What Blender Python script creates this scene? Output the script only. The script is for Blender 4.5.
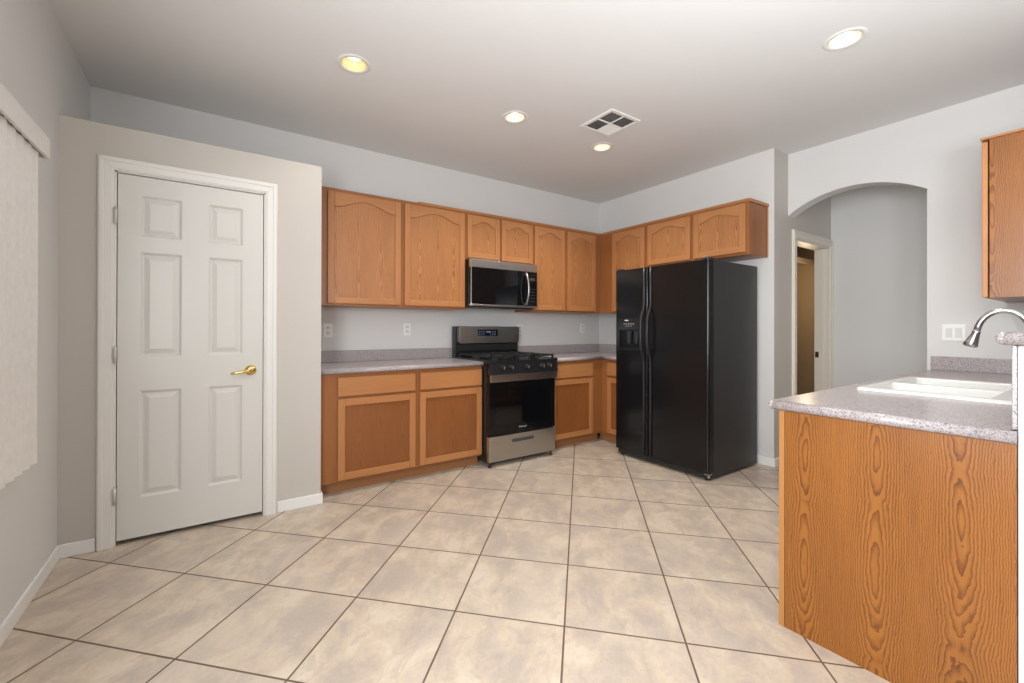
import bpy, bmesh, math, random
from mathutils import Vector, Matrix
random.seed(7)
for o in list(bpy.data.objects): bpy.data.objects.remove(o)
C = bpy.context.scene.collection
S = bpy.context.scene

# ---------------------------------------------------------------- camera
YAW, FPX, CX, CY, PIT, ROL, CAMH = .9879, 427.77, 494.28, 327.30, .0023, .0022, 1.2064
F = Vector((math.cos(YAW), math.sin(YAW), 0)); R = Vector((math.sin(YAW), -math.cos(YAW), 0)); U = Vector((0, 0, 1))
F2 = F*math.cos(PIT) + U*math.sin(PIT); U2 = -F*math.sin(PIT) + U*math.cos(PIT)
R3 = R*math.cos(ROL) + U2*math.sin(ROL); U3 = -R*math.sin(ROL) + U2*math.cos(ROL)
cd = bpy.data.cameras.new('camera'); cam = bpy.data.objects.new('camera', cd); C.objects.link(cam)
M4 = Matrix((R3, U3, -F2)).transposed().to_4x4(); M4.translation = (0, 0, CAMH)
cam.matrix_world = M4
cd.sensor_width = 36; cd.lens = FPX/1024*36; cd.shift_x = (512-CX)/1024; cd.shift_y = (CY-341.5)/1024
cd.clip_start = .02
S.camera = cam

# ---------------------------------------------------------------- world, lights, exposure
w = bpy.data.worlds.new('world'); S.world = w; w.use_nodes = True
w.node_tree.nodes['Background'].inputs[0].default_value = (.75, .85, 1, 1)
w.node_tree.nodes['Background'].inputs[1].default_value = 1.0
S.view_settings.view_transform = 'Standard'; S.view_settings.look = 'None'
S.view_settings.exposure = 0.0; S.view_settings.gamma = 1; S.view_settings.use_curve_mapping = False
def area(name, loc, target, sx, sy, power, col):
    l = bpy.data.lights.new(name, 'AREA'); l.shape = 'RECTANGLE'; l.size = sx; l.size_y = sy; l.energy = power; l.color = col
    o = bpy.data.objects.new(name, l); C.objects.link(o); o.location = loc
    o.rotation_euler = (Vector(target)-Vector(loc)).to_track_quat('-Z', 'Y').to_euler()
    return o
# daylight entering by the patio door in the left wall and the living area's windows, plus two added fills
area('added_left_fill', (-.63, .15, 1.5), (5, .15, 1.5), 1.4, 1.4, 108, (.94, .975, 1))  # added fill from the left, its window made up to carry it
area('patio_daylight', (-.62, -1.9, 1.25), (5, -1.9, 1.25), 1.6, 2.0, 6, (.94, .975, 1))
area('living_daylight', (2.2, -3.3, 1.45), (2.2, 5, 1.45), 4.0, 1.9, 3, (.94, .975, 1))
area('added_east_fill', (5.36, -2.0, 1.5), (0, -.6, 1.5), 2.0, 1.5, 26, (.94, .975, 1))  # added fill to lift the left wall, set before a made-up window
# the photographer's strobe, aimed at the ceiling beside the camera
area('ceiling_bounce_strobe', (1.35, -.35, 1.65), (1.7, .2, 2.79), .5, .5, 38, (.94, .975, 1))
DOWN_W = {0: 14, 1: 46, 2: 54, 3: 40}
XL, XR, YB, YP, XP, ZC, ZP, XA, YH, XH = -.672, 4.10, 3.80, 3.115, .626, 2.79, 2.316, 4.367, 1.775, 5.336

# ---------------------------------------------------------------- node helpers
def mat(name, col=(.8, .8, .8), rough=.5, metal=0, spec=.5, **k):
    m = bpy.data.materials.new(name); m.use_nodes = True
    b = m.node_tree.nodes['Principled BSDF']
    b.inputs['Base Color'].default_value = (*col, 1); b.inputs['Roughness'].default_value = rough
    b.inputs['Metallic'].default_value = metal; b.inputs['Specular IOR Level'].default_value = spec
    return m
class N:
    def __init__(s, m): s.t = m.node_tree; s.b = s.t.nodes['Principled BSDF']
    def n(s, ty, **p):
        x = s.t.nodes.new(ty)
        for k, v in p.items(): setattr(x, k, v)
        return x
    def l(s, a, b): s.t.links.new(a, b)
    def val(s, sock, v):
        if isinstance(v, (int, float)): sock.default_value = v
        elif isinstance(v, tuple): sock.default_value = v
        else: s.l(v, sock)
    def m(s, op, a, b=0, c=0):
        x = s.n('ShaderNodeMath', operation=op)
        for i, v in enumerate((a, b, c)): s.val(x.inputs[i], v)
        return x.outputs[0]
    def comb(s, x, y, z):
        q = s.n('ShaderNodeCombineXYZ')
        for i, v in enumerate((x, y, z)): s.val(q.inputs[i], v)
        return q.outputs[0]
    def noise(s, vec, scale, detail=2, rough=.5, dist=0):
        q = s.n('ShaderNodeTexNoise'); s.l(vec, q.inputs['Vector']); q.inputs['Scale'].default_value = scale
        q.inputs['Detail'].default_value = detail; q.inputs['Roughness'].default_value = rough; q.inputs['Distortion'].default_value = dist
        return q.outputs['Fac']
    def ramp(s, fac, stops):
        q = s.n('ShaderNodeValToRGB'); s.l(fac, q.inputs[0]); e = q.color_ramp.elements
        while len(e) < len(stops): e.new(.5)
        for i, (p, c) in enumerate(stops): e[i].position = p; e[i].color = (*c, 1) if len(c) == 3 else c
        return q.outputs[0]
    def mix(s, fac, a, b, mode='MIX'):
        q = s.n('ShaderNodeMix', data_type='RGBA', blend_type=mode)
        s.val(q.inputs[0], fac)
        for i, v in ((6, a), (7, b)):
            if isinstance(v, tuple): q.inputs[i].default_value = (*v[:3], 1)
            else: s.l(v, q.inputs[i])
        return q.outputs[2]
    def bump(s, h, strength=.2, dist=.002):
        q = s.n('ShaderNodeBump'); s.l(h, q.inputs['Height']); q.inputs['Strength'].default_value = strength; q.inputs['Distance'].default_value = dist
        s.l(q.outputs[0], s.b.inputs['Normal'])
    def xyz(s, world=False):
        if world: v = s.n('ShaderNodeNewGeometry').outputs['Position']
        else: v = s.n('ShaderNodeTexCoord').outputs['Object']
        q = s.n('ShaderNodeSeparateXYZ'); s.l(v, q.inputs[0]); return v, q.outputs

def paint(name, col, rough=.6, bs=.08, scale=90):
    m = mat(name, col, rough, spec=.3); n = N(m); v, _ = n.xyz(True)
    n.bump(n.noise(v, scale, 3), bs, .003)
    n.l(n.mix(n.noise(v, 2.2, 2), tuple(c*.985 for c in col), tuple(min(1, c*1.015) for c in col)), n.b.inputs['Base Color'])
    return m

def oak(name, direction='V', cath=False, light=(.41, .168, .055), dark=(.185, .056, .014), seed=0., period=.24, stretch=1., rough=.34, ring=.55, ringf=135.):
    m = mat(name, light, rough, spec=.45); n = N(m); v, o = n.xyz(True)
    h = n.m('ADD', n.m('ADD', o[0], o[1]), seed)
    if direction == 'V': across, along = h, o[2]
    else: across, along = n.m('ADD', o[2], seed), n.m('ADD', o[0], o[1])
    wob = n.noise(n.comb(n.m('MULTIPLY', across, 5.), n.m('MULTIPLY', along, 2.2*stretch), seed), 1., 3, .55)
    wob = n.m('SUBTRACT', wob, .5)
    fine = n.m('SUBTRACT', n.noise(n.comb(n.m('MULTIPLY', across, 45.), n.m('MULTIPLY', along, 22.), seed), 1., 3, .6), .5)
    if cath:
        ac = n.m('ADD', across, n.m('MULTIPLY', wob, .04))
        cell = n.m('FLOOR', n.m('DIVIDE', ac, period))
        q = n.n('ShaderNodeTexWhiteNoise', noise_dimensions='1D'); n.l(n.m('ADD', cell, seed), q.inputs['W'])
        qs = n.n('ShaderNodeSeparateColor'); n.l(q.outputs['Color'], qs.inputs[0])
        u = n.m('SUBTRACT', n.m('SUBTRACT', ac, n.m('MULTIPLY', cell, period)), n.m('MULTIPLY', n.m('ADD', n.m('MULTIPLY', qs.outputs[1], .36), .32), period))
        pp = n.m('PINGPONG', n.m('ADD', along, n.m('MULTIPLY', qs.outputs[0], 1.3)), .55)
        d = n.m('ADD', n.m('MULTIPLY', n.m('SUBTRACT', pp, .2), .20*stretch), n.m('MULTIPLY', wob, .06))
        r = n.m('SQRT', n.m('ADD', n.m('MULTIPLY', u, u), n.m('MULTIPLY', d, d)))
        rj = n.m('ADD', r, n.m('ADD', n.m('MULTIPLY', wob, .02), n.m('MULTIPLY', fine, .011)))
        rings = n.m('MULTIPLY', rj, n.m('ADD', n.m('MULTIPLY', rj, ringf*4.2), ringf*.52))
    else:
        rings = n.m('MULTIPLY', n.m('ADD', across, n.m('MULTIPLY', wob, .035)), 105.)
    fr = n.m('FRACT', rings)
    edge = n.m('POWER', fr, 2.6)
    edge = n.m('MULTIPLY', edge, n.m('SUBTRACT', 1., n.m('POWER', fr, 22.)))
    # fine pores and broad tone drift
    pore = n.noise(n.comb(n.m('MULTIPLY', across, 420.), n.m('MULTIPLY', along, 9.), 0.), 1., 2, .6)
    jag = n.noise(n.comb(n.m('MULTIPLY', across, 150.), n.m('MULTIPLY', along, 4.), 2.), 1., 2, .6)
    broad = n.noise(n.comb(n.m('MULTIPLY', across, 7.), n.m('MULTIPLY', along, 1.), 5.), 1., 2, .5)
    f = n.m('ADD', n.m('MULTIPLY', edge, ring if cath else .35), n.m('MULTIPLY', n.m('SUBTRACT', pore, .40), .40))
    f = n.m('ADD', f, n.m('MULTIPLY', n.m('SUBTRACT', jag, .42), .45))
    f = n.m('ADD', f, n.m('MULTIPLY', n.m('SUBTRACT', broad, .45), .5))
    cl = n.n('ShaderNodeClamp'); n.l(f, cl.inputs[0])
    n.l(n.mix(cl.outputs[0], light, dark), n.b.inputs['Base Color'])
    n.bump(cl.outputs[0], .12, .001)
    return m

# ---------------------------------------------------------------- materials
WALL = paint('wall_paint', (.70, .69, .675), .55)
TAUPE = paint('darker_wall_tone', (.57, .53, .485), .55)  # darker, browner wall tone for pantry, hall and the right wall's end face
CEIL = paint('ceiling_paint', (.76, .755, .75), .7, .12, 60)
TRIM = mat('white_trim', (.80, .78, .74), .32)
DOORW = mat('white_door', (.70, .68, .64), .3)
BASEB = mat('baseboard_white', (.84, .83, .81), .35)
OAK_V = oak('oak_straight', 'V', light=(.49, .215, .080), dark=(.22, .070, .020))
OAK_H = oak('oak_horizontal', 'H', light=(.49, .215, .080), dark=(.22, .070, .020))
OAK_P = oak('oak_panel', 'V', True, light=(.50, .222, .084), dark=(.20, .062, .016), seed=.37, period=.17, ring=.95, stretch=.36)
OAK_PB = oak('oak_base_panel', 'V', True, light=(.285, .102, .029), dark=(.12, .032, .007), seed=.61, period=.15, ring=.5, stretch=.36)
OAK_BODY = oak('oak_frame', 'V', light=(.34, .128, .040), dark=(.16, .047, .011), seed=.5)
OAK_DK = oak('oak_toe_kick', 'H', light=(.36, .16, .065), dark=(.20, .075, .028), seed=.2)
OAK_SIDE = oak('oak_end_panel', 'V', True, light=(.335, .124, .022), dark=(.105, .026, .0045), seed=.115, period=.205, stretch=.62, ring=1.0, ringf=150.)
CHROME = mat('brushed_nickel', (.52, .52, .52), .22, 1)
BRASS = mat('brass', (.78, .56, .20), .18, 1)
BLACKG = mat('black_glass', (.005, .005, .006), .05, spec=.32)
BLACKE = mat('black_enamel', (.012, .012, .013), .22)
BLACKP = mat('black_plastic', (.018, .018, .019), .42)
IRON = mat('cast_iron', (.014, .014, .015), .42)
WHITEP = mat('white_plastic', (.86, .85, .82), .35)
SINKW = mat('white_sink', (.72, .72, .69), .2)
DARK = mat('dark_void', (.03, .03, .03), .8)
HINGE = mat('hinge_white', (.62, .60, .57), .35, .4)
BLIND = mat('blind_vinyl', (.70, .68, .645), .6)
_n = N(BLIND); _v, _o = _n.xyz(True)
_n.l(_n.mix(_n.noise(_n.comb(_n.m('MULTIPLY', _o[1], 60.), _n.m('MULTIPLY', _o[2], 25.), 0.), 1., 4, .7), (.66, .64, .61), (.88, .86, .83)), _n.b.inputs['Base Color'])
_n.bump(_n.noise(_v, 150, 3), .3, .002)
TANW = paint('closet_paint', (.46, .34, .20), .7)
SCREEN = mat('display_blue', (.01, .015, .05), .1)
_b = SCREEN.node_tree.nodes['Principled BSDF']; _b.inputs['Emission Color'].default_value = (.12, .25, .9, 1); _b.inputs['Emission Strength'].default_value = .05
DIGIT = mat('display_digit', (.25, .3, .45), .4)
_b = DIGIT.node_tree.nodes['Principled BSDF']; _b.inputs['Emission Color'].default_value = (.35, .55, 1, 1); _b.inputs['Emission Strength'].default_value = .22
GREYINK = mat('grey_print', (.42, .42, .42), .5)
WHITEINK = mat('white_print', (.8, .8, .8), .5)

def steel():
    m = mat('stainless_steel', (.50, .485, .46), .3, 1); n = N(m); v, o = n.xyz(True)
    g = n.noise(n.comb(n.m('MULTIPLY', o[0], 3.), n.m('MULTIPLY', o[1], 3.), n.m('MULTIPLY', o[2], 420.)), 1., 2)
    n.l(n.mix(g, (.44, .425, .40), (.56, .545, .52)), n.b.inputs['Base Color'])
    n.bump(g, .04, .0005); return m
STEEL = steel()
def fridge_black():
    m = mat('fridge_black', (.007, .007, .0075), .20, spec=.35); n = N(m); v, o = n.xyz(True)
    n.bump(n.noise(v, 170, 3, .65), .22, .0012); return m
FRBLACK = fridge_black()
FRSIDE = mat('fridge_side_black', (.020, .020, .021), .36); _n = N(FRSIDE); _v, _o = _n.xyz(True); _n.bump(_n.noise(_v, 200, 2), .15, .001)

def laminate():
    m = mat('speckled_laminate', (.4, .36, .37), .22, spec=.5); n = N(m); v, o = n.xyz(True)
    def cells(sc, seed):
        q = n.n('ShaderNodeTexVoronoi'); n.l(v, q.inputs['Vector']); q.inputs['Scale'].default_value = sc
        x = n.n('ShaderNodeSeparateColor'); n.l(q.outputs['Color'], x.inputs[0]); return x.outputs[seed]
    a = cells(300., 0); b = cells(380., 1)
    base = n.mix(n.noise(v, 60, 2), (.37, .325, .325), (.43, .385, .385))
    c1 = n.mix(n.m('GREATER_THAN', a, .76), base, (.22, .19, .21))
    c2 = n.mix(n.m('GREATER_THAN', b, .78), c1, (.50, .45, .44))
    n.l(c2, n.b.inputs['Base Color']); return m
LAM = laminate()

def tile():
    m = mat('floor_tile', (.7, .6, .5), .34, spec=.4); n = N(m); v, o = n.xyz(True)
    ta, tx, ty, ts = .7871, 1.1943, 1.2905, .4603
    ca, sa = math.cos(ta), math.sin(ta)
    dx = n.m('SUBTRACT', o[0], tx); dy = n.m('SUBTRACT', o[1], ty)
    a = n.m('DIVIDE', n.m('ADD', n.m('MULTIPLY', dx, ca), n.m('MULTIPLY', dy, sa)), ts)
    b = n.m('DIVIDE', n.m('SUBTRACT', n.m('MULTIPLY', dx, sa), n.m('MULTIPLY', dy, ca)), ts)
    ia, ib = n.m('FLOOR', a), n.m('FLOOR', b)
    def dist(x): return n.m('ABSOLUTE', n.m('SUBTRACT', x, n.m('ROUND', x)))
    d = n.m('MINIMUM', dist(a), dist(b))
    g = n.n('ShaderNodeMapRange', interpolation_type='SMOOTHSTEP'); n.l(d, g.inputs[0]); g.inputs[1].default_value = .0060; g.inputs[2].default_value = .0105
    wn = n.n('ShaderNodeTexWhiteNoise', noise_dimensions='2D'); n.l(n.comb(ia, ib, 0.), wn.inputs['Vector'])
    ws = n.n('ShaderNodeSeparateColor'); n.l(wn.outputs['Color'], ws.inputs[0])
    pv = n.comb(n.m('ADD', n.m('MULTIPLY', a, .7), n.m('MULTIPLY', ws.outputs[0], 40.)), n.m('ADD', b, n.m('MULTIPLY', ws.outputs[1], 40.)), 0.)
    n1 = n.noise(pv, 2.6, 7, .66, .35); n2 = n.noise(pv, 6.5, 7, .72, .5); n3 = n.noise(pv, 1.1, 2, .5)
    col = n.ramp(n1, [(.40, (.37, .30, .25)), (.475, (.465, .37, .295)), (.53, (.53, .425, .31)), (.61, (.61, .51, .40))])
    col = n.mix(n.m('MULTIPLY', n.ramp(n2, [(.53, (0, 0, 0)), (.60, (1, 1, 1))]), .50), col, (.33, .275, .245))
    col = n.mix(n.m('MULTIPLY', n.ramp(n3, [(.5, (0, 0, 0)), (.68, (1, 1, 1))]), .35), col, (.64, .545, .44))
    n6 = n.noise(pv, 40, 4, .8)
    col = n.mix(.26, col, n.mix(n6, (.40, .34, .29), (.95, .85, .72)))
    col = n.mix(n.m('MULTIPLY', ws.outputs[2], .09), col, (.52, .43, .36))
    gc = n.mix(n.noise(v, 4, 2), (.10, .062, .038), (.19, .13, .09))
    n.l(n.mix(g.outputs[0], gc, col), n.b.inputs['Base Color'])
    n.l(n.m('SUBTRACT', .80, n.m('MULTIPLY', g.outputs[0], .44)), n.b.inputs['Roughness'])
    h = n.m('ADD', g.outputs[0], n.m('MULTIPLY', n2, .16))
    n.bump(h, .35, .002); return m
TILE = tile()
def emis(name, col, st):
    m = mat(name, col, .5); b = m.node_tree.nodes['Principled BSDF']
    b.inputs['Emission Color'].default_value = (*col, 1); b.inputs['Emission Strength'].default_value = st; return m
BULB = emis('bulb_glow', (1, .93, .80), 3.8)
REFLW = mat('reflector_white', (.78, .72, .62), .35)
REFLY = mat('reflector_gold', (.80, .66, .38), .35, .2)
GLASS = mat('window_glass', (.9, .95, 1), .02); GLASS.node_tree.nodes['Principled BSDF'].inputs['Transmission Weight'].default_value = 1

# ---------------------------------------------------------------- mesh builder
class MB:
    def __init__(s): s.bm = bmesh.new()
    def _mi(s, fs, mi, sm=False):
        for f in fs: f.material_index = mi; f.smooth = sm
    def box(s, x0, x1, y0, y1, z0, z1, mi=0):
        if x0 > x1: x0, x1 = x1, x0
        if y0 > y1: y0, y1 = y1, y0
        v = [s.bm.verts.new(p) for p in ((x0,y0,z0),(x1,y0,z0),(x1,y1,z0),(x0,y1,z0),(x0,y0,z1),(x1,y0,z1),(x1,y1,z1),(x0,y1,z1))]
        s._mi([s.bm.faces.new([v[i] for i in q]) for q in ((0,3,2,1),(4,5,6,7),(0,1,5,4),(1,2,6,5),(2,3,7,6),(3,0,4,7))], mi)
        return s
    def prism(s, pts, T, w0, w1, mi=0, smooth=False):
        """pts: list of (u,z); T(u,w,z)->world; extruded in w"""
        a = [s.bm.verts.new(T(u, w0, z)) for u, z in pts]; b = [s.bm.verts.new(T(u, w1, z)) for u, z in pts]
        n = len(pts); fs = [s.bm.faces.new([a[i], a[(i+1) % n], b[(i+1) % n], b[i]]) for i in range(n)]
        s._mi(fs, mi, smooth); s._mi([s.bm.faces.new(a[::-1]), s.bm.faces.new(b)], mi)
        return s
    def strip(s, rings, mi=0, smooth=False, closed=True, cap=(False, False)):
        vs = [[s.bm.verts.new(p) for p in r] for r in rings]; n = len(rings[0]); fs = []
        for a, b in zip(vs, vs[1:]):
            for i in range(n if closed else n-1): fs.append(s.bm.faces.new([a[i], a[(i+1) % n], b[(i+1) % n], b[i]]))
        s._mi(fs, mi, smooth)
        if cap[0]: s._mi([s.bm.faces.new(vs[0][::-1])], mi)
        if cap[1]: s._mi([s.bm.faces.new(vs[-1])], mi)
        return s
    def lathe(s, prof, origin=(0,0,0), axis='z', seg=32, mi=0, smooth=True, cap=(False, False)):
        o = Vector(origin); rings = []
        for r, h in prof:
            ring = []
            for k in range(seg):
                t = 2*math.pi*k/seg; c, d = r*math.cos(t), r*math.sin(t)
                ring.append(o + Vector({'z': (c, d, h), 'x': (h, c, d), 'y': (c, h, d)}[axis]))
            rings.append(ring)
        return s.strip(rings, mi, smooth, cap=cap)
    def tube(s, path, rad, seg=12, mi=0, sq=1.):
        path = [Vector(p) for p in path]; rings = []; up = Vector((0, 0, 1))
        rads = rad if isinstance(rad, list) else [rad]*len(path)
        last = None
        for i, p in enumerate(path):
            t = (path[min(i+1, len(path)-1)] - path[max(i-1, 0)]).normalized()
            if last is None:
                a = t.orthogonal().normalized() if abs(t.dot(up)) > .9 else t.cross(up).normalized()
            else: a = (last - t*last.dot(t)).normalized()
            last = a; b = t.cross(a)
            rings.append([p + a*math.cos(2*math.pi*k/seg)*rads[i]*sq + b*math.sin(2*math.pi*k/seg)*rads[i] for k in range(seg)])
        return s.strip(rings, mi, True, cap=(True, True))
    def build(s, name, mats, parent=None, bevel=0, label=None, **props):
        bmesh.ops.recalc_face_normals(s.bm, faces=s.bm.faces[:])
        base = Vector((0, 0, 0)); p = parent
        while p is not None: base += p.location; p = p.parent
        if parent is None:
            zs = [v.co for v in s.bm.verts]
            base = Vector(((min(c.x for c in zs)+max(c.x for c in zs))/2, (min(c.y for c in zs)+max(c.y for c in zs))/2, min(c.z for c in zs)))
        for v in s.bm.verts: v.co -= base
        me = bpy.data.meshes.new(name); s.bm.to_mesh(me); s.bm.free()
        for m in (mats if isinstance(mats, (list, tuple)) else [mats]): me.materials.append(m)
        o = bpy.data.objects.new(name, me); C.objects.link(o)
        if parent is None: o.location = base
        else: o.parent = parent
        if bevel:
            b = o.modifiers.new('bevel', 'BEVEL'); b.width = bevel; b.segments = 2; b.limit_method = 'ANGLE'; b.angle_limit = math.radians(50)
        if label: o['label'] = label
        for k, v in props.items(): o[k] = v
        return o
def thing(name, label, cat, loc, group=None, kind=None):
    o = bpy.data.objects.new(name, None); C.objects.link(o); o.location = loc; o.empty_display_size = .05
    if label: o['label'] = label
    if cat: o['category'] = cat
    if group: o['group'] = group
    if kind: o['kind'] = kind
    return o
def dup(root, loc, label, name=None):
    r = root.copy(); C.objects.link(r); r.location = loc; r['label'] = label
    for ch in root.children:
        c = ch.copy(); C.objects.link(c); c.parent = r
        for g in ch.children:
            d = g.copy(); C.objects.link(d); d.parent = c
    return r
def bx(name, x0, x1, y0, y1, z0, z1, m, parent=None, bevel=0, **k): return MB().box(x0, x1, y0, y1, z0, z1).build(name, m, parent, bevel, **k)
ST = dict(kind='structure')
TB = lambda y0: (lambda u, w, z: Vector((u, y0-w, z)))         # faces -Y, outwards w
TX = lambda x0: (lambda u, w, z: Vector((x0-w, u, z)))         # faces -X
def lab(o, label, cat, group=None):
    o['label'] = label; o['category'] = cat
    if group: o['group'] = group
    return o

# ---------------------------------------------------------------- the setting
XE, YF = 7.2, -3.6
bx('floor', XL-.15, XE, YF-.15, 4.6, -.1, 0, TILE, **ST)
LIGHTS = [(.705, 2.605), (1.889, 2.590), (2.834, 2.597), (2.879, .895)]
ceil = bx('ceiling', XL-.15, XE, YF-.15, 4.6, ZC, ZC+.15, CEIL, **ST)
m = MB()
for x, y in LIGHTS: m.lathe([(.073, -.02), (.073, .09)], (x, y, ZC), seg=40, smooth=False, cap=(True, True))
cut = m.build('cut', CEIL)
bo = ceil.modifiers.new('b', 'BOOLEAN'); bo.operation = 'DIFFERENCE'; bo.object = cut; bo.solver = 'EXACT'
bpy.context.view_layer.update()
ceil_me = bpy.data.meshes.new_from_object(ceil.evaluated_get(bpy.context.evaluated_depsgraph_get())); ceil.modifiers.clear(); ceil.data = ceil_me
bpy.data.objects.remove(cut)
# left wall with the blind window and, behind the camera, the patio door
m = MB(); WY0, WY1, WZ0, WZ1 = 1.0, 2.40, .74, 1.93
for a in ((-.9, -.56, 0, ZC), (.86, WY0, 0, ZC), (-.56, .86, 0, .8), (-.56, .86, 2.21, ZC), (WY1, YB+.12, 0, ZC), (WY0, WY1, 0, WZ0), (WY0, WY1, WZ1, ZC), (YF, -2.9, 0, ZC), (-2.9, -.9, 2.25, ZC)):
    m.box(XL-.15, XL, a[0], a[1], a[2], a[3])
m.build('wall_left', WALL, **ST)
t = thing('window_1', None, None, (XL-.15, 1.7, WZ0), kind='structure')
m = MB()
for a in ((WY0, WY0+.05, WZ0, WZ1), (WY1-.05, WY1, WZ0, WZ1), (WY0, WY1, WZ0, WZ0+.05), (WY0, WY1, WZ1-.05, WZ1), (1.67, 1.73, WZ0, WZ1)): m.box(XL-.12, XL-.07, *a)
m.build('window_frame', TRIM, t); bx('pane', XL-.10, XL-.094, WY0+.05, WY1-.05, WZ0+.05, WZ1-.05, GLASS, t)
t = thing('added_window_left', None, None, (XL-.15, .15, .8), kind='structure')  # unseen window added around the left fill lamp
m = MB()
for a in ((-.56, -.51, .8, 2.21), (.81, .86, .8, 2.21), (-.51, .81, .8, .85), (-.51, .81, 2.16, 2.21)): m.box(XL-.12, XL-.07, *a)
m.build('window_frame', TRIM, t); bx('pane', XL-.10, XL-.094, -.51, .81, .85, 2.16, GLASS, t)
t = thing('door_3', None, None, (XL-.15, -1.9, 0), kind='structure')
m = MB()
for a in ((-2.9, -2.83, 0, 2.25), (-.97, -.9, 0, 2.25), (-2.9, -.9, 0, .06), (-2.9, -.9, 2.18, 2.25), (-1.95, -1.85, 0, 2.25)): m.box(XL-.12, XL-.06, *a)
m.build('door_frame', TRIM, t); bx('pane', XL-.10, XL-.094, -2.83, -.97, .06, 2.18, GLASS, t)
bx('wall_rear', XL-.15, XE, YF-.15, YF, 0, ZC, WALL, **ST)
bx('wall_back', XL-.15, XR+.12, YB, YB+.12, 0, ZC, WALL, **ST)
# pantry box: front wall round the door, side wall and the plant ledge on top
DX0, DX1, DZ = -.438, .272, 2.06
m = MB()
m.box(XL, DX0-.02, YP, YP+.11, 0, ZP-.10).box(DX1+.02, XP, YP, YP+.11, 0, ZP-.10).box(DX0-.02, DX1+.02, YP, YP+.11, DZ+.02, ZP-.10)
m.box(XP-.10, XP, YP+.11, YB, 0, ZP-.10).box(XL, XP, YP, YB, ZP-.10, ZP)
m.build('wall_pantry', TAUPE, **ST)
# right-hand wall behind the refrigerator, hall wall with the closet opening
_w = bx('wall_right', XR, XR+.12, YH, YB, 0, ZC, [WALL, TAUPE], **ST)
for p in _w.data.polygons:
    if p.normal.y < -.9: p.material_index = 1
HX0, HX1, HZ = 4.512, 5.283, 2.048
m = MB(); m.box(XR+.12, HX0, YH, YH+.12, 0, ZC).box(HX1, XH+.12, YH, YH+.12, 0, ZC).box(HX0, HX1, YH, YH+.12, HZ, ZC)
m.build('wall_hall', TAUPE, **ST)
bx('wall_hall_end', XH, XH+.12, YF, YH, 0, ZC, WALL, **ST)
t = thing('added_window_east', None, None, (XH, -2.0, .7), kind='structure')  # unseen frame and pane added behind the east fill lamp
m = MB()
for a in ((-3.06, -3.0, .7, 2.3), (-1.0, -.94, .7, 2.3), (-3.0, -1.0, .7, .76), (-3.0, -1.0, 2.24, 2.3), (-2.03, -1.97, .76, 2.24)): m.box(XH-.03, XH-.0005, *a)
m.build('window_frame', TRIM, t); bx('pane', XH-.012, XH-.006, -3.0, -1.0, .76, 2.24, GLASS, t)
# arch wall
AY0, AY1, AS, AP = .870, YH, 2.235, 2.382
hw = (AY1-AY0)/2; rise = AP-AS; rad = (hw*hw+rise*rise)/(2*rise); yc = (AY0+AY1)/2
pts = [(.17, 0), (.17, ZC), (AY1, ZC)]
for k in range(33):
    y = AY1 - (AY1-AY0)*k/32; pts.append((y, AP-rad+math.sqrt(rad*rad-(y-yc)**2)))
pts.append((AY0, 0))
T = TX(XA); m = MB()
# split into convex pieces: lintel strips plus pier
arch = pts[3:-1]
m.prism([(.17, 0), (.17, AS), (AY0, AS), (AY0, 0)], T, 0, -.13)
m.prism([(.17, AS), (.17, ZC), (AY0, ZC), (AY0, AS)], T, 0, -.13)
for (ya, za), (yb, zb) in zip(arch, arch[1:]): m.prism([(ya, za), (ya, ZC), (yb, ZC), (yb, zb)], T, 0, -.13)
bmesh.ops.remove_doubles(m.bm, verts=m.bm.verts[:], dist=1e-5)
# drop the interior faces left between pieces
cent = {}
for f in m.bm.faces: cent.setdefault(tuple(round(c, 4) for c in f.calc_center_median()), []).append(f)
kill = [f for fs in cent.values() if len(fs) > 1 for f in fs]
bmesh.ops.delete(m.bm, geom=kill, context='FACES_ONLY')
m.build('wall_arch', WALL, **ST)
bx('wall_sink', 3.55, XA+.13, .05, .17, 0, ZC, WALL, **ST)
# closet behind the hall opening
m = MB(); m.box(4.30, 4.42, YH+.12, 2.62, 0, ZC).box(6.25, 6.37, YH+.12, 2.62, 0, ZC).box(4.30, 6.37, 2.50, 2.62, 0, ZC).box(XH+.12, 6.37, YH, YH+.12, 0, ZC)
m.build('wall_closet', TANW, **ST)

WARMTRIM = mat('warm_lit_trim', (.74, .69, .60), .35)  # trim with the closet's warm light put into its colour
def casing(name, T, u0, u1, z, cw=.066, right_w=None, m_=None):
    """moulded door casing: legs and head, profile in steps"""
    m = MB(); rw = right_w or cw
    for (a, b, d) in ((0, 1, .012), (.12, .86, .017), (.62, .9, .022)):
        m.prism([(u0-cw*b, 0), (u0-cw*a, 0), (u0-cw*a, z+cw*a), (u0-cw*b, z+cw*b)], T, 0, d)
        m.prism([(u1+rw*a, 0), (u1+rw*b, 0), (u1+rw*b, z+cw*b), (u1+rw*a, z+cw*a)], T, 0, d)
        m.prism([(u0-cw*b, z+cw*b), (u0-cw*a, z+cw*a), (u1+rw*a, z+cw*a), (u1+rw*b, z+cw*b)], T, 0, d)
    return m.build(name, m_ or TRIM, None, .002, **ST)
casing('trim_1', TB(YP), DX0-.012, DX1+.012, DZ+.012, .070)
m = MB(); m.box(DX0-.02, DX0-.004, YP, YP+.11, 0, DZ+.02).box(DX1+.004, DX1+.02, YP, YP+.11, 0, DZ+.02).box(DX0-.02, DX1+.02, YP, YP+.11, DZ+.005, DZ+.02)
m.build('trim_2', TRIM, **ST)
casing('trim_3', TB(YH), HX0+.006, HX1-.006, HZ-.006, .080, right_w=.058, m_=WARMTRIM)
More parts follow.
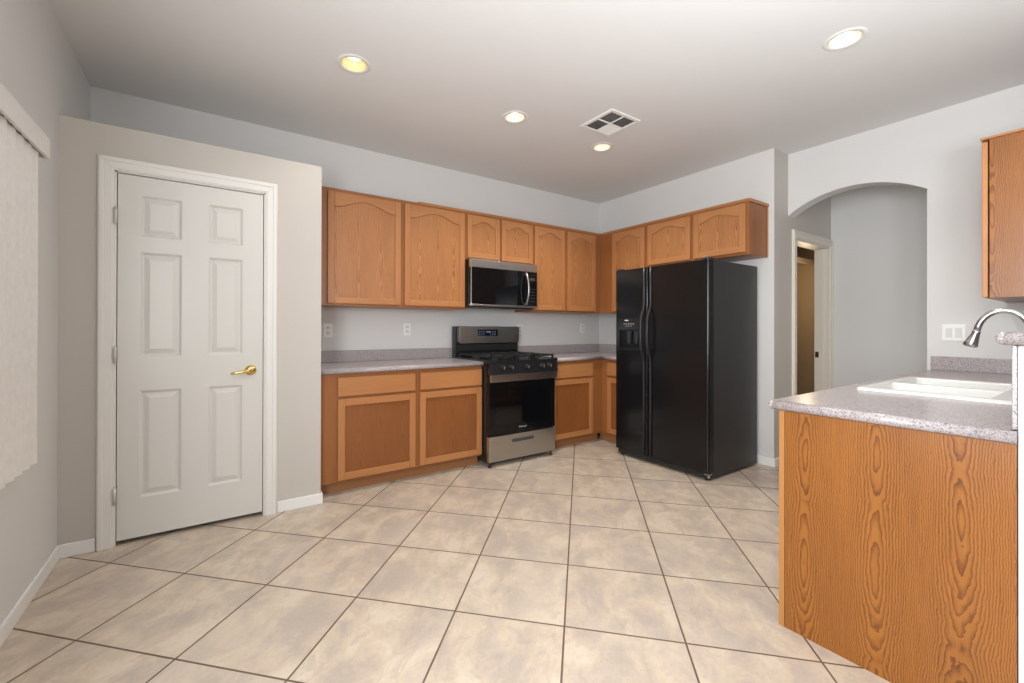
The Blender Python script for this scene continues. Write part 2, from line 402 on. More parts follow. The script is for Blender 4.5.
t = thing('trim_4', None, None, (5.33, YH, 0), kind='structure')
m = MB(); m.box(HX0, HX0+.018, YH, YH+.12, 0, HZ).box(HX1-.018, HX1, YH, YH+.12, 0, HZ).box(HX0, HX1, YH, YH+.12, HZ-.018, HZ)
m.box(HX1-.03, HX1-.018, YH+.04, YH+.075, 0, HZ-.02)
m.build('jamb', WARMTRIM, t)
bx('strike_plate', HX1-.022, HX1-.0175, YH+.082, YH+.112, .91, .97, mat('dark_bronze', (.12, .07, .03), .35, .8), t)

# baseboards
def baseboard(name, segs):
    m = MB()
    for (x0, x1, y0, y1) in segs: m.box(x0, x1, y0, y1, 0, .072)
    m.build(name, BASEB, None, .004, **ST)
bt = .012
baseboard('baseboard_left', [(XL, XL+bt, -.9, YP-bt)])
baseboard('baseboard_pantry', [(XL, DX0-.085, YP-bt, YP), (DX1+.085, XP+bt, YP-bt, YP), (XP, XP+bt, YP, YP+.075)])
baseboard('baseboard_right', [(XR-bt, XR, YH, 3.0), (XR-bt, HX0-.07, YH-bt, YH)])
baseboard('baseboard_hall', [(XH-bt, XH, .3, YH-bt)])

# ---------------------------------------------------------------- six-panel door
door = thing('door_1', None, None, ((DX0+DX1)/2, YP+.004, 0), kind='structure')
x0, x1, z0, z1 = DX0, DX1, .026, DZ; yf = YP+.004
cols = [(-.343, -.149), (-.021, .161)]; rows = [(.245, .85), (1.04, 1.635), (1.72, 1.957)]
m = MB()
m.box(x0, x1, yf+.0135, yf+.036, z0, z1)
xs = [x0, cols[0][0], cols[0][1], cols[1][0], cols[1][1], x1]
for a, b in ((0, 1), (2, 3), (4, 5)): m.box(xs[a], xs[b], yf, yf+.0140, z0, z1)
zs = [z0, rows[0][0], rows[0][1], rows[1][0], rows[1][1], rows[2][0], rows[2][1], z1]
for cx0, cx1 in cols:
    for a, b in ((0, 1), (2, 3), (4, 5), (6, 7)): m.box(cx0, cx1, yf, yf+.0140, zs[a], zs[b])
bmesh.ops.remove_doubles(m.bm, verts=m.bm.verts[:], dist=1e-5)
slab = m.build('slab', DOORW, door)
def rect(x0, x1, z0, z1, y, i): return [Vector((x0+i, y, z0+i)), Vector((x1-i, y, z0+i)), Vector((x1-i, y, z1-i)), Vector((x0+i, y, z1-i))]
for cx0, cx1 in cols:
    for rz0, rz1 in rows:
        m = MB(); prof = [(0, -.0006), (.004, .0005), (.014, .0125), (.019, .0130), (.043, .0025), (.045, .0018)]
        m.strip([rect(cx0, cx1, rz0, rz1, yf+d, i) for i, d in prof], cap=(False, True))
        m.build('raised_panel', DOORW, door)
for hz in (.28, 1.056, 1.821):
    m = MB(); m.lathe([(.0, -.046), (.0080, -.045), (.0080, .045), (.0, .046)], (DX0-.006, YP-.019, hz), seg=12)
    for k in (-.0155, .0155): m.lathe([(.0088, -.001), (.0088, .001)], (DX0-.006, YP-.019, hz+k), seg=12, cap=(True, True))
    m.box(DX0-.008, DX0-.004, YP-.014, YP+.004, hz-.044, hz+.044)
    m.build('hinge', HINGE, door)
m = MB(); hx, hz = .205, .937
m.lathe([(.0, -.016), (.010, -.016), (.020, -.013), (.031, -.006), (.033, 0)], (hx, yf, hz), 'y', 28)
m.build('rosette', BRASS, door, label='round brass rosette')
m = MB(); m.lathe([(.010, 0), (.010, -.045), (.0125, -.048), (.0125, -.06), (0, -.062)], (hx, yf, hz), 'y', 20)
m.tube([(hx, yf-.052, hz), (hx-.02, yf-.056, hz+.001), (hx-.05, yf-.056, hz-.003), (hx-.08, yf-.053, hz-.009), (hx-.105, yf-.05, hz-.012), (hx-.112, yf-.049, hz-.012)], [.010, .0105, .009, .008, .0075, .004], 14)
m.build('lever_handle', BRASS, door, label='brass lever handle')

# ---------------------------------------------------------------- vertical blinds
vb = thing('vertical_blind', 'white textured vertical blinds with a valance over the left window', 'blinds', (XL, 1.7, .66))
m = MB(); VY0, VY1, VT, VB_ = .85, 2.53, 1.992, 1.912
m.box(XL+.088, XL+.100, VY0, VY1, VB_, VT).box(XL, XL+.088, VY1-.012, VY1, VB_, VT).box(XL, XL+.088, VY0, VY0+.012, VB_, VT).box(XL, XL+.100, VY0, VY1, VT, VT+.006)
m.build('valance', BLIND, vb, .001)
bx('head_rail', XL+.03, XL+.065, VY0+.02, VY1-.02, VB_+.02, VB_+.06, TRIM, vb)
slat_y = [2.405-.079*k for k in range(19)]
for k, y in enumerate(slat_y):
    m = MB(); c = Vector((XL+.066, y, 0)); ang = math.radians(-26); L = .0445; n_ = 6; t_ = .0012
    d = Vector((math.sin(ang), -math.cos(ang), 0)); nn = Vector((math.cos(ang), math.sin(ang), 0))
    out = []; inn = []
    for i in range(n_+1):
        q = -1+2*i/n_; base = c + d*L*q + nn*.004*(1-q*q); out.append(base+nn*t_/2); inn.append(base-nn*t_/2)
    poly = out + inn[::-1]
    m.strip([[Vector((p.x, p.y, .662)) for p in poly], [Vector((p.x, p.y, VB_+.005)) for p in poly]], cap=(True, True))
    m.build('slat', BLIND, vb)
    m = MB(); m.box(c.x-.004, c.x+.004, y-.008, y+.008, VB_, VB_+.03); m.build('carrier', BLACKP, vb)

# ---------------------------------------------------------------- cabinets
MATS = [OAK_V, OAK_H, OAK_P, OAK_PB, OAK_BODY]
def cab_door(parent, T, u0, u1, z0, z1, rise=0., sw=.050, name='door', flip=False, th=.019):
    """framed door; w grows outwards from the face frame"""
    m = MB(); iz0, iz1 = z0+sw, z1-sw; i0, i1 = u0+sw, u1-sw
    if rise: iz1 = z1-sw*1.02-rise
    m.prism([(u0, z0), (i0, z0), (i0, z1), (u0, z1)], T, .001, th, 0)
    m.prism([(i1, z0), (u1, z0), (u1, z1), (i1, z1)], T, .001, th, 0)
    m.prism([(i0, z0), (i1, z0), (i1, iz0), (i0, iz0)], T, .001, th-.0006, 1)
    if rise:
        pts = []; NN = 24
        for k in range(NN+1):
            tt = -1+2*k/NN; s_ = 0 if abs(tt) > .86 else .5*(1+math.cos(math.pi*tt/.86))
            pts.append((i0+(i1-i0)*k/NN, iz1+rise*s_**.7))
        for (a, za), (b, zb) in zip(pts, pts[1:]): m.prism([(a, za), (b, zb), (b, z1), (a, z1)], T, .001, th-.0006, 1)
        bmesh.ops.remove_doubles(m.bm, verts=m.bm.verts[:], dist=1e-6)
        cent = {}
        for f in m.bm.faces: cent.setdefault(tuple(round(c, 5) for c in f.calc_center_median()), []).append(f)
        bmesh.ops.delete(m.bm, geom=[f for fs in cent.values() if len(fs) > 1 for f in fs], context='FACES_ONLY')
        zin = iz1+rise
    else:
        m.prism([(i0, iz1), (i1, iz1), (i1, z1), (i0, z1)], T, .001, th-.0006, 1); zin = iz1
    d = m.build(name, MATS, parent, .003)
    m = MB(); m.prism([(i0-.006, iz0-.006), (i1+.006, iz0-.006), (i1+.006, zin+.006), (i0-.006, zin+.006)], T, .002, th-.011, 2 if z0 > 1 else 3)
    m.build('door_panel', MATS, d)
    return d
def drawer(parent, T, u0, u1, z0, z1, th=.019):
    m = MB(); m.prism([(u0, z0), (u1, z0), (u1, z1), (u0, z1)], T, .001, th, 1); m.build('drawer', MATS, parent, .005)
def frame(parent, T, u0, u1, z0, z1, openings, depth, sidemat=0, name='body'):
    """carcass + face frame: openings list of (u0,u1,z0,z1) shown as dark recess is covered by doors"""
    m = MB(); m.prism([(u0, z0), (u1, z0), (u1, z1), (u0, z1)], T, -depth, 0, 4)
    return m.build(name, MATS, parent, .0015)
UG = 'oak wall cabinets'
def wall_cab(label, T, u0, u1, z0, z1, doors, depth, loc, rise, group=UG, mould=None):
    t = thing('wall_cabinet', label, 'cabinet', loc, group)
    frame(t, T, u0, u1, z0, z1, None, depth)
    for a, b, c, d in doors: cab_door(t, T, a, b, c, d, rise)
    if mould == 'none': return t
    a = mould or u0; m = MB(); m.prism([(a, z1), (u1, z1), (u1, z1+.008), (a, z1+.008)], T, -depth, .010, 1)
    m.prism([(a, z1-.012), (u1, z1-.012), (u1, z1), (a, z1)], T, .0005, .006, 1)
    m.build('top_moulding', MATS, t, .001)
    return t
YU, ZT, ZB_, ZS = 3.480, 2.300, 1.382, 1.850
T = TB(YU)
dz0, dz1 = ZB_+.018, ZT-.030
wall_cab('tall oak wall cabinet with one wide arched door, next to the pantry wall', T, .640, 1.350, ZB_, ZT, [(.742, 1.334, dz0, dz1)], YB-YU-.001, (1.0, 3.64, ZB_), .060, mould='none')
wall_cab('oak wall cabinet with one wide arched door left of the microwave', T, 1.351, 1.969, ZB_, ZT, [(1.369, 1.954, dz0, dz1)], YB-YU-.001, (1.66, 3.64, ZB_), .060, mould=1.50)
wall_cab('short oak wall cabinet with two small arched doors above the microwave', T, 1.970, 2.770, ZS, ZT, [(1.986, 2.347, ZS+.018, dz1), (2.371, 2.757, ZS+.018, dz1)], YB-YU-.001, (2.37, 3.64, ZS), .045)
wall_cab('tall oak wall cabinet with two narrow arched doors right of the microwave', T, 2.771, 3.772, ZB_, ZT, [(2.785, 3.204, dz0, dz1), (3.244, 3.680, dz0, dz1)], YB-YU-.001, (3.27, 3.64, ZB_), .050)
T = TX(3.772); dp = XR-3.772-.001
wall_cab('tall oak wall cabinet filling the corner left of the refrigerator', T, 2.842, 3.479, ZB_, ZT, [(2.860, 3.290, dz0, dz1)], dp, (3.93, 3.15, ZB_), .050)
t = wall_cab('long short oak wall cabinet with two arched doors above the refrigerator', T, 1.827, 2.841, ZS-.012, ZT, [(2.350, 2.823, ZS+.008, dz1), (1.850, 2.316, ZS+.008, dz1)], dp, (3.93, 2.33, ZS), .045)
# moulding along the open end
m = MB(); m.box(3.760, XR-.001, 1.815, 1.826, ZT-.018, ZT+.008).box(XR-.02, XR-.001, 1.8205, 1.8265, ZS-.012, ZT-.018); m.build('end_moulding', OAK_H, t, .002)
# cabinet on the sink wall, doors face the refrigerator side, its oak end faces the room
t = thing('wall_cabinet', 'oak wall cabinet hanging above the sink at the right edge', 'cabinet', (3.99, .33, ZB_), UG)
m = MB(); m.box(3.62, 4.366, .171, .472, ZB_, ZT-.03); m.build('body', OAK_SIDE, t, .0015)
TY = lambda y0: (lambda u, w, z: Vector((u, y0+w, z)))
cab_door(t, TY(.477), 3.625, 3.985, ZB_+.004, ZT-.04, .045, th=.024); cab_door(t, TY(.477), 4.0, 4.36, ZB_+.004, ZT-.04, .045, th=.024)
m = MB(); m.box(3.610, 4.366, .171, .506, ZT-.03, ZT-.018); m.build('top_moulding', OAK_H, t, .002)

# base cabinets
BG = 'oak base cabinets'
YBF = 3.200; T = TB(YBF); BT = .875; TK = .09
def base_cab(label, T, u0, u1, doors, drawers, loc, depth=.599, toe=.065):
    t = thing('base_cabinet', label, 'cabinet', loc, BG)
    m = MB(); m.prism([(u0, TK), (u1, TK), (u1, BT), (u0, BT)], T, -depth, 0, 4); m.build('body', MATS, t, .0015)
    m = MB(); m.prism([(u0, 0), (u1, 0), (u1, TK), (u0, TK)], T, -depth, -toe, 0); m.build('toe_kick', OAK_DK, t)
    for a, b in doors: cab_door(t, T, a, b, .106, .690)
    for a, b in drawers: drawer(t, T, a, b, .710, .848)
    return t
base_cab('oak base cabinet with wide drawer and door beside the pantry wall', T, .640, 1.374, [(.756, 1.352)], [(.756, 1.352)], (1.0, 3.5, 0))
base_cab('oak base cabinet with drawer and door directly left of the range', T, 1.375, 1.976, [(1.390, 1.971)], [(1.394, 1.971)], (1.67, 3.5, 0))
base_cab('oak base cabinet with drawer and door directly right of the range', T, 2.742, 3.498, [(2.775, 3.346)], [(2.775, 3.346)], (3.1, 3.5, 0))
base_cab('narrow strip of oak base cabinet between the corner and the refrigerator', TX(3.498), 2.807, 3.264, [(2.820, 3.115)], [(2.820, 3.115)], (3.8, 3.0, 0), depth=.600, toe=.04)

# countertops with rolled front edge
def roll(m, p0, p1, r=.019):
    m.tube([p0, p1], r, 16)
CTZ0, CTZ1 = .876, .914
def yslab(m, x0, x1, y0, y1): m.box(x0, x1, y0, y1, CTZ0, CTZ1)
m = MB(); yslab(m, XP+.001, 1.977, 3.184, YB-.001); roll(m, (XP+.001, 3.184, .895), (1.977, 3.184, .895))
c = lab(m.build('countertop', LAM), 'grey speckled countertop between the pantry wall and the range', 'countertop', 'speckled laminate countertops')
bx('backsplash', XP+.001, 1.977, YB-.02, YB-.001, CTZ1, 1.012, LAM, c, .003)
m = MB(); yslab(m, 2.741, XR-.001, 3.184, YB-.001); yslab(m, 3.482, XR-.001, 2.806, 3.1839)
roll(m, (2.741, 3.184, .895), (3.482, 3.184, .895)); roll(m, (3.482, 3.184, .895), (3.482, 2.806, .895))
c = lab(m.build('countertop', LAM), 'grey speckled L-shaped countertop in the corner between range and refrigerator', 'countertop', 'speckled laminate countertops')
m = MB(); m.box(2.741, XR-.021, YB-.02, YB-.001, CTZ1, 1.012).box(XR-.02, XR-.001, 2.806, YB-.001, CTZ1, 1.012); m.build('backsplash', LAM, c, .003)

# ---------------------------------------------------------------- peninsula
PX, PY = 1.943, .820
t = thing('base_cabinet', 'long oak peninsula base cabinet with a plain grained end panel under the sink', 'cabinet', (3.15, .5, 0), BG)
TYF = TY(PY-.019)
m = MB(); m.box(PX, 4.366, PY-.037, PY-.019, TK, BT).box(PX, PX+.016, .212, PY-.037, TK, BT).box(4.35, 4.366, .212, PY-.037, TK, BT).box(PX+.016, 4.35, .212, PY-.037, TK, TK+.016).box(PX+.016, 4.35, .212, .218, TK+.016, BT); m.build('body', OAK_V, t)
m = MB(); m.box(PX+.04, 4.366, .212, PY-.085, 0, TK); m.build('toe_kick', OAK_DK, t)
m = MB(); m.box(PX-.006, PX, .2005, PY-.0215, 0, BT); m.build('end_panel', OAK_SIDE, t, .001, label='wide oak end panel with arched grain')
m = MB(); m.box(PX-.006, PX+.03, PY-.019, PY, 0, BT); m.build('corner_stile', mat('light_oak_edge', (.42, .185, .055), .4), t, .001)
for i in range(5):
    a = PX+.04+i*.47; b = a+.45
    cab_door(t, TYF, a, min(b, 4.35), .106, .690); drawer(t, TYF, a, min(b, 4.35), .710, .848)
SX0, SX1, SY0, SY1 = 2.585, 3.445, .235, .768
hx0, hx1, hy0, hy1 = SX0+.02, SX1-.02, SY0+.02, SY1-.02
m = MB(); cx0, cy1 = 1.931, .838
yslab(m, cx0, hx0, .212, cy1); yslab(m, hx1, 4.366, .212, cy1); yslab(m, hx0, hx1, .212, hy0); yslab(m, hx0, hx1, hy1, cy1)
bmesh.ops.remove_doubles(m.bm, verts=m.bm.verts[:], dist=1e-5)
roll(m, (cx0, cy1, .895), (4.366, cy1, .895)); roll(m, (cx0, .2, .895), (cx0, cy1, .895)); m.lathe([(0, -.019), (.0095, -.0164), (.0164, -.0095), (.019, 0), (.0164, .0095), (.0095, .0164), (0, .019)], (cx0, cy1, .895), 'z', 20)
c = lab(m.build('countertop', LAM), 'grey speckled peninsula countertop holding the white sink', 'countertop', 'speckled laminate countertops')
m = MB(); m.box(4.346, 4.366, .212, .848, CTZ1, 1.012); m.build('backsplash', LAM, c, .003)
m = MB(); m.box(PX+.0, 3.549, .2, .2105, CTZ1+.001, 1.160); m.build('splash_panel', LAM, c, .002)
# half wall with the raised bar
bx('wall_peninsula', PX+.0, 3.549, .05, .1995, 0, 1.160, WALL, None, .004, **ST)
baseboard('baseboard_peninsula', [(PX-.012, PX, .05, .195), (PX-.012, 3.3, .038, .05)])
m = MB(); m.box(PX-.02, 3.549, -.16, .222, 1.161, 1.199); roll(m, (PX-.02, -.16, 1.180), (PX-.02, .222, 1.180)); roll(m, (PX-.02, .222, 1.180), (3.549, .222, 1.180)); roll(m, (PX-.02, -.16, 1.180), (3.549, -.16, 1.180))
m.lathe([(0, -.019), (.0095, -.0164), (.0164, -.0095), (.019, 0), (.0164, .0095), (.0095, .0164), (0, .019)], (PX-.02, .222, 1.180), 'z', 20)
lab(m.build('bar_ledge', LAM), 'raised speckled bar ledge on the half wall behind the sink', 'bar ledge')
m = MB(); m.tube([(PX-.0245, .178, .93), (PX-.0265, .172, .905), (PX-.024, .174, .87), (PX-.0235, .184, .855)], .0022, 8)
lab(m.build('wire_clip', TRIM), 'small white wire loop at the countertop end by the half wall', 'wire')

# sink
t = thing('kitchen_sink', 'white double-bowl drop-in sink set in the peninsula countertop', 'sink', ((SX0+SX1)/2, (SY0+SY1)/2, CTZ1))
def rr(x0, x1, y0, y1, z, r, n=5):
    out = []
    for cx, cy, a0 in ((x1-r, y1-r, 0), (x0+r, y1-r, 90), (x0+r, y0+r, 180), (x1-r, y0+r, 270)):
        for k in range(n+1):
            a = math.radians(a0+90*k/n); out.append(Vector((cx+r*math.cos(a), cy+r*math.sin(a), z)))
    return out
bowls = [(SX0+.045, 2.985, SY0+.105, SY1-.045), (3.015, SX1-.045, SY0+.105, SY1-.045)]
m = MB()
m.strip([rr(SX0, SX1, SY0, SY1, CTZ1+.0005, .035), rr(SX0+.001, SX1-.001, SY0+.001, SY1-.001, CTZ1+.008, .035), rr(SX0+.008, SX1-.008, SY0+.008, SY1-.008, CTZ1+.014, .03), rr(SX0+.016, SX1-.016, SY0+.016, SY1-.016, CTZ1+.013, .03)], smooth=True)
zt = CTZ1+.013
b0, b1 = bowls
m.box(SX0+.014, SX1-.014, SY0+.014, b0[2], zt-.012, zt).box(SX0+.014, SX1-.014, b0[3], SY1-.014, zt-.012, zt)
m.box(SX0+.014, b0[0], b0[2], b0[3], zt-.012, zt).box(b1[1], SX1-.014, b0[2], b0[3], zt-.012, zt).box(b0[1], b1[0], b0[2], b0[3], zt-.012, zt)
m.build('rim', SINKW, t)
for b in bowls:
    m = MB(); m.strip([rr(b[0]-.001, b[1]+.001, b[2]-.001, b[3]+.001, zt-.001, .002), rr(b[0]+.004, b[1]-.004, b[2]+.004, b[3]-.004, zt-.012, .04), rr(b[0]+.012, b[1]-.012, b[2]+.012, b[3]-.012, zt-.15, .05), rr(b[0]+.04, b[1]-.04, b[2]+.04, b[3]-.04, zt-.18, .05)], smooth=True, cap=(False, True))
    o = m.build('bowl', SINKW, t)
    m = MB(); m.lathe([(0, .003), (.03, .003), (.042, .001), (.043, -.001)], ((b[0]+b[1])/2, (b[2]+b[3])/2, zt-.178), seg=24); m.build('drain', CHROME, o)
# faucet
fx, fy, fz = 3.05, .272, CTZ1+.0135
t = thing('kitchen_faucet', 'brushed nickel gooseneck faucet with a flared spray head over the sink', 'faucet', (fx, fy, fz))
m = MB(); m.lathe([(0, .0), (.032, .0), (.032, .006), (.024, .012), (.022, .06), (.020, .13), (.016, .14), (0, .14)], (fx, fy, fz)); m.build('base', CHROME, t)
path = [(fx, fy, fz+.13), (fx, fy, 1.15)]
ctr = (.355, 1.182); ra = .083; rz_ = .112
for k in range(0, 15):
    a = math.radians(4+k*12.0); path.append((fx, ctr[0]-ra*math.cos(a), ctr[1]+rz_*math.sin(a)))
m = MB(); m.tube(path, .0125, 16); m.build('spout', CHROME, t)
pe = Vector(path[-1]); de = Vector((0, .30, -.95)).normalized()
m = MB(); m.tube([pe-de*.004, pe+de*.004, pe+de*.012, pe+de*.055, pe+de*.072, pe+de*.075], [.0145, .0155, .0145, .023, .0265, .022], 24); h = m.build('spray_head', CHROME, t)
m = MB(); m.tube([pe+de*.0745, pe+de*.077], [.021, .020], 20); m.build('nozzle', BLACKP, h)
m = MB(); m.tube([(fx+.02, fy, fz+.08), (fx+.05, fy, fz+.085)], .011, 14); m.tube([(fx+.045, fy, fz+.085), (fx+.06, fy+.03, fz+.15)], [.008, .006], 12); m.build('handle', CHROME, t)

# ---------------------------------------------------------------- gas range
RX0, RX1 = 1.980, 2.734
t = thing('gas_range', 'stainless steel and black freestanding gas range with a tall backguard', 'range', ((RX0+RX1)/2, 3.4, 0))
bx('body', RX0, RX1, 3.125, 3.76, .045, .905, BLACKE, t, .003)
bx('storage_drawer', RX0+.003, RX1-.003, 3.085, 3.124, .048, .268, STEEL, t, .004, label='stainless steel storage drawer')
dr = t.children[-1] if False else [o for o in C.objects if o.name.startswith('storage_drawer')][0]
m = MB(); m.prism([(2.225, .200), (2.470, .200), (2.470, .224), (2.225, .224)], TB(3.085), .0003, .0025); m.prism([(2.228, .196), (2.467, .196), (2.473, .202), (2.222, .202)], TB(3.085), .0003, .006)
m.build('pull_slot', mat('slot_blue_steel', (.16, .20, .27), .15, 1), dr, .001)
d = bx('oven_door', RX0+.003, RX1-.003, 3.088, 3.124, .276, .790, BLACKG, t, .004, label='black glass oven door')
m = MB(); m.box(RX0+.07, RX1-.07, 3.0868, 3.0878, .36, .66); m.build('door_window', mat('oven_window', (.003, .003, .004), .04), d)
m = MB(); m.prism([(3.062, .740), (3.057, .743), (3.054, .800), (3.058, .806), (3.072, .806), (3.076, .80), (3.076, .742)], lambda u, w, z: Vector((w, u, z)), RX0+.004, RX1-.004)
m.box(RX0+.02, RX0+.055, 3.070, 3.0875, .757, .785).box(RX1-.055, RX1-.02, 3.070, 3.0875, .757, .785)
m.build('door_handle', STEEL, d, .002, label='wide stainless steel handle bar')
# control panel
cpz = [(3.110, .800), (3.050, .806), (3.062, .918), (3.110, .922)]
m = MB(); m.prism(cpz, lambda u, w, z: Vector((w, u, z)), RX0+.001, RX1-.001); m.build('control_panel', BLACKE, t, .003)
kx = [2.100, 2.190, 2.365, 2.540, 2.625]
k0 = None
for i, x in enumerate(kx):
    if k0 is None:
        k0 = thing('control_knob', None, None, (0, 0, 0)); del k0
        m = MB(); m.lathe([(.024, .001), (.024, -.006), (.019, -.010), (.017, -.026), (.014, -.030), (0, -.030)], (x, 3.056, .862), 'y', 24)
        m.box(x-.004, x+.004, 3.022, 3.045, .846, .878); k0 = m.build('control_knob', mat('knob_black', (.010, .010, .010), .5, spec=.3), t, .001)
        m = MB(); m.box(x-.0014, x+.0014, 3.0205, 3.0222, .850, .877); m.build('pointer_mark', GREYINK, k0); continue
        for a in range(-120, 150, 30):
            ang = math.radians(a); m.box(x+.032*math.sin(ang)-.0012, x+.032*math.sin(ang)+.0012, 3.0535, 3.0565, .862+.032*math.cos(ang)-.002, .862+.032*math.cos(ang)+.002)
        m.build('dial_marks', GREYINK, k0)
    else:
        c = k0.copy(); C.objects.link(c); c.parent = t; c.location.x += x-kx[0]
        for g in k0.children: q = g.copy(); C.objects.link(q); q.parent = c
# cooktop, burners, grates
m = MB(); m.box(RX0-.004, RX1+.004, 3.058, 3.68, .905, .922); m.box(RX0-.004, RX0+.012, 3.058, 3.68, .922, .929).box(RX1-.012, RX1+.004, 3.058, 3.68, .922, .929)
m.build('cooktop', BLACKE, t, .003)
for bx_, by, br in ((2.12, 3.22, .045), (2.12, 3.53, .038), (2.575, 3.22, .05), (2.575, 3.53, .036), (2.347, 3.375, .04)):
    m = MB(); m.lathe([(0, .016), (br*.7, .016), (br*.75, .011), (br, .009), (br, .0)], (bx_, by, .9215), seg=24); m.build('burner', IRON, t)
def grate(x0, x1):
    m = MB(); za, zb = .948, .962; y0, y1 = 3.085, 3.655; s_ = .006
    for x in (x0+s_, (x0+x1)/2, x1-s_): m.box(x-s_, x+s_, y0, y1, za, zb)
    for y in (y0+s_, (y0*2+y1)/3, (y0+2*y1)/3, y1-s_): m.box(x0, x1, y-s_, y+s_, za+.0005, zb-.0005)
    for x in (x0+.01, x1-.01):
        for y in (y0+.01, y1-.01): m.box(x-.007, x+.007, y-.007, y+.007, .9222, za+.001)
    for cy in (y0+.14, y1-.14):
        for a in range(0, 360, 45):
            dx, dy = math.cos(math.radians(a)), math.sin(math.radians(a)); cx_ = (x0+x1)/2
            m.tube([(cx_+dx*.03, cy+dy*.03, zb), (cx_+dx*.085, cy+dy*.085, zb)], .004, 6)
    m.build('grate', IRON, t)
grate(RX0+.02, RX0+.262); grate(RX0+.264, RX1-.264); grate(RX1-.262, RX1-.02)
# backguard
m = MB(); m.box(RX0, RX1, 3.690, 3.765, .905, 1.225); m.build('backguard', BLACKE, t, .004)
bg = [o for o in C.objects if o.name.startswith('backguard')][0]
m = MB(); rr2 = []
for cx_, cz_, a0 in ((RX1-.022, 1.205, 0), (RX0+.05, 1.205, 90), (RX0+.05, 1.075, 180), (RX1-.022, 1.075, 270)):
    for k in range(5): a = math.radians(a0+90*k/4); rr2.append((cx_+.018*math.cos(a), cz_+.018*math.sin(a)))
m.prism(rr2, TB(3.690), 0, .028); m.build('steel_fascia', STEEL, bg, .002, label='stainless steel fascia')
m = MB(); m.box(2.215, 2.455, 3.6605, 3.6625, 1.128, 1.192)
for i in range(4): m.box(2.318+i*.012, 2.325+i*.012, 3.6592, 3.6604, 1.163, 1.176, 1)
for i in range(8):
    if 2 < i < 5: continue
    for j in range(3): m.box(2.228+i*.027, 2.239+i*.027, 3.6592, 3.6604, 1.138+j*.017, 1.1425+j*.017, 1)
m.build('display', [BLACKG, DIGIT], bg)
m = MB(); m.box(RX0+.02, RX1-.02, 3.678, 3.6895, .985, 1.045)
for i in range(30): m.box(RX0+.04+i*.0235, RX0+.053+i*.0235, 3.676, 3.678, .995, 1.035)
m.build('oven_vent', BLACKP, bg)
for (x, y) in ((RX0+.03, 3.115), (RX1-.03, 3.115), (RX0+.03, 3.72), (RX1-.03, 3.72)):
    m = MB(); m.lathe([(0, 0), (.016, 0), (.016, .012), (.008, .014), (.008, .0455), (0, .0455)], (x, y, 0), seg=16); m.build('foot', BLACKP, t)

FONT = None
def text(name, body, size, loc, rot, m, parent, ext=.0004):
    c = bpy.data.curves.new(name, 'FONT'); c.body = body; c.size = size; c.extrude = ext; c.align_x = 'CENTER'; c.align_y = 'CENTER'
    c.materials.append(m); o = bpy.data.objects.new(name, c); C.objects.link(o)
    base = Vector((0, 0, 0)); p = parent
    while p is not None: base += p.location; p = p.parent
    o.rotation_euler = rot; bpy.context.view_layer.update()
    me = bpy.data.meshes.new_from_object(o.evaluated_get(bpy.context.evaluated_depsgraph_get()))
    me.transform(Matrix.Translation(Vector(loc)-base) @ o.rotation_euler.to_matrix().to_4x4()); bpy.data.objects.remove(o)
    o = bpy.data.objects.new(name, me); C.objects.link(o); o.parent = parent
    return o
text('brand_lettering', 'Whirlpool', .021, (2.345, 3.0874, .322), (math.pi/2, 0, 0), GREYINK, d)

# ---------------------------------------------------------------- microwave
MX0, MX1, MZ0, MZ1, MY = 1.972, 2.752, 1.412, 1.849, 3.385
t = thing('microwave', 'stainless steel and black over-the-range microwave with a curved handle', 'microwave', ((MX0+MX1)/2, 3.6, MZ0))
m = MB(); m.box(MX0, MX1, MY+.035, YB-.002, MZ0, MZ1); m.build('body', BLACKE, t, .003)
m = MB(); m.box(MX0, MX1, MY-.002, MY+.034, MZ1-.078, MZ1-.002).box(MX0, MX1, MY, MY+.034, MZ0+.001, MZ0+.018); m.box(MX0+.003, MX0+.012, MY, MY+.006, MZ0+.018, MZ1-.078)
m.build('steel_trim', STEEL, t, .002, label='brushed stainless steel trim')
dd = bx('door', MX0+.0125, 2.615, MY+.001, MY+.034, MZ0+.0185, MZ1-.0785, BLACKG, t, .002, label='black glass door')
m = MB(); m.box(2.617, MX1-.001, MY+.001, MY+.034, MZ0+.0185, MZ1-.0785)
for i in range(3):
    for j in range(5): m.box(2.655+i*.026, 2.668+i*.026, MY, MY+.0012, 1.475+j*.030, 1.482+j*.030, 1)
m.box(2.655, 2.72, MY, MY+.0012, 1.685, 1.71, 1)
m.build('control_panel', [BLACKG, mat('faint_grey_print', (.05, .05, .055), .4)], t)
m = MB(); pth = []
for k in range(17):
    q = -1+2*k/16; pth.append((2.605, MY-.012-.040*(1-q*q), 1.596+.158*q))
m.tube(pth, [.010 if 0 < k < 16 else .009 for k in range(17)], 14, sq=1.6)
m.box(2.597, 2.613, MY-.014, MY+.001, 1.438, 1.456).box(2.597, 2.613, MY-.014, MY+.001, 1.736, 1.754)
m.build('handle', STEEL, t, label='curved stainless steel handle')
m = MB(); m.box(MX0+.05, MX1-.04, MY+.05, YB-.06, MZ0-.008, MZ0-.0003); m.box(2.45, 2.70, MY+.06, MY+.20, MZ0-.014, MZ0-.008); m.build('vent_grille', BLACKP, t, .002)
text('brand_lettering', 'Whirlpool', .022, (2.33, MY-.0026, MZ1-.042), (math.pi/2, 0, 0), mat('engraved_grey', (.2, .2, .2), .4), t)

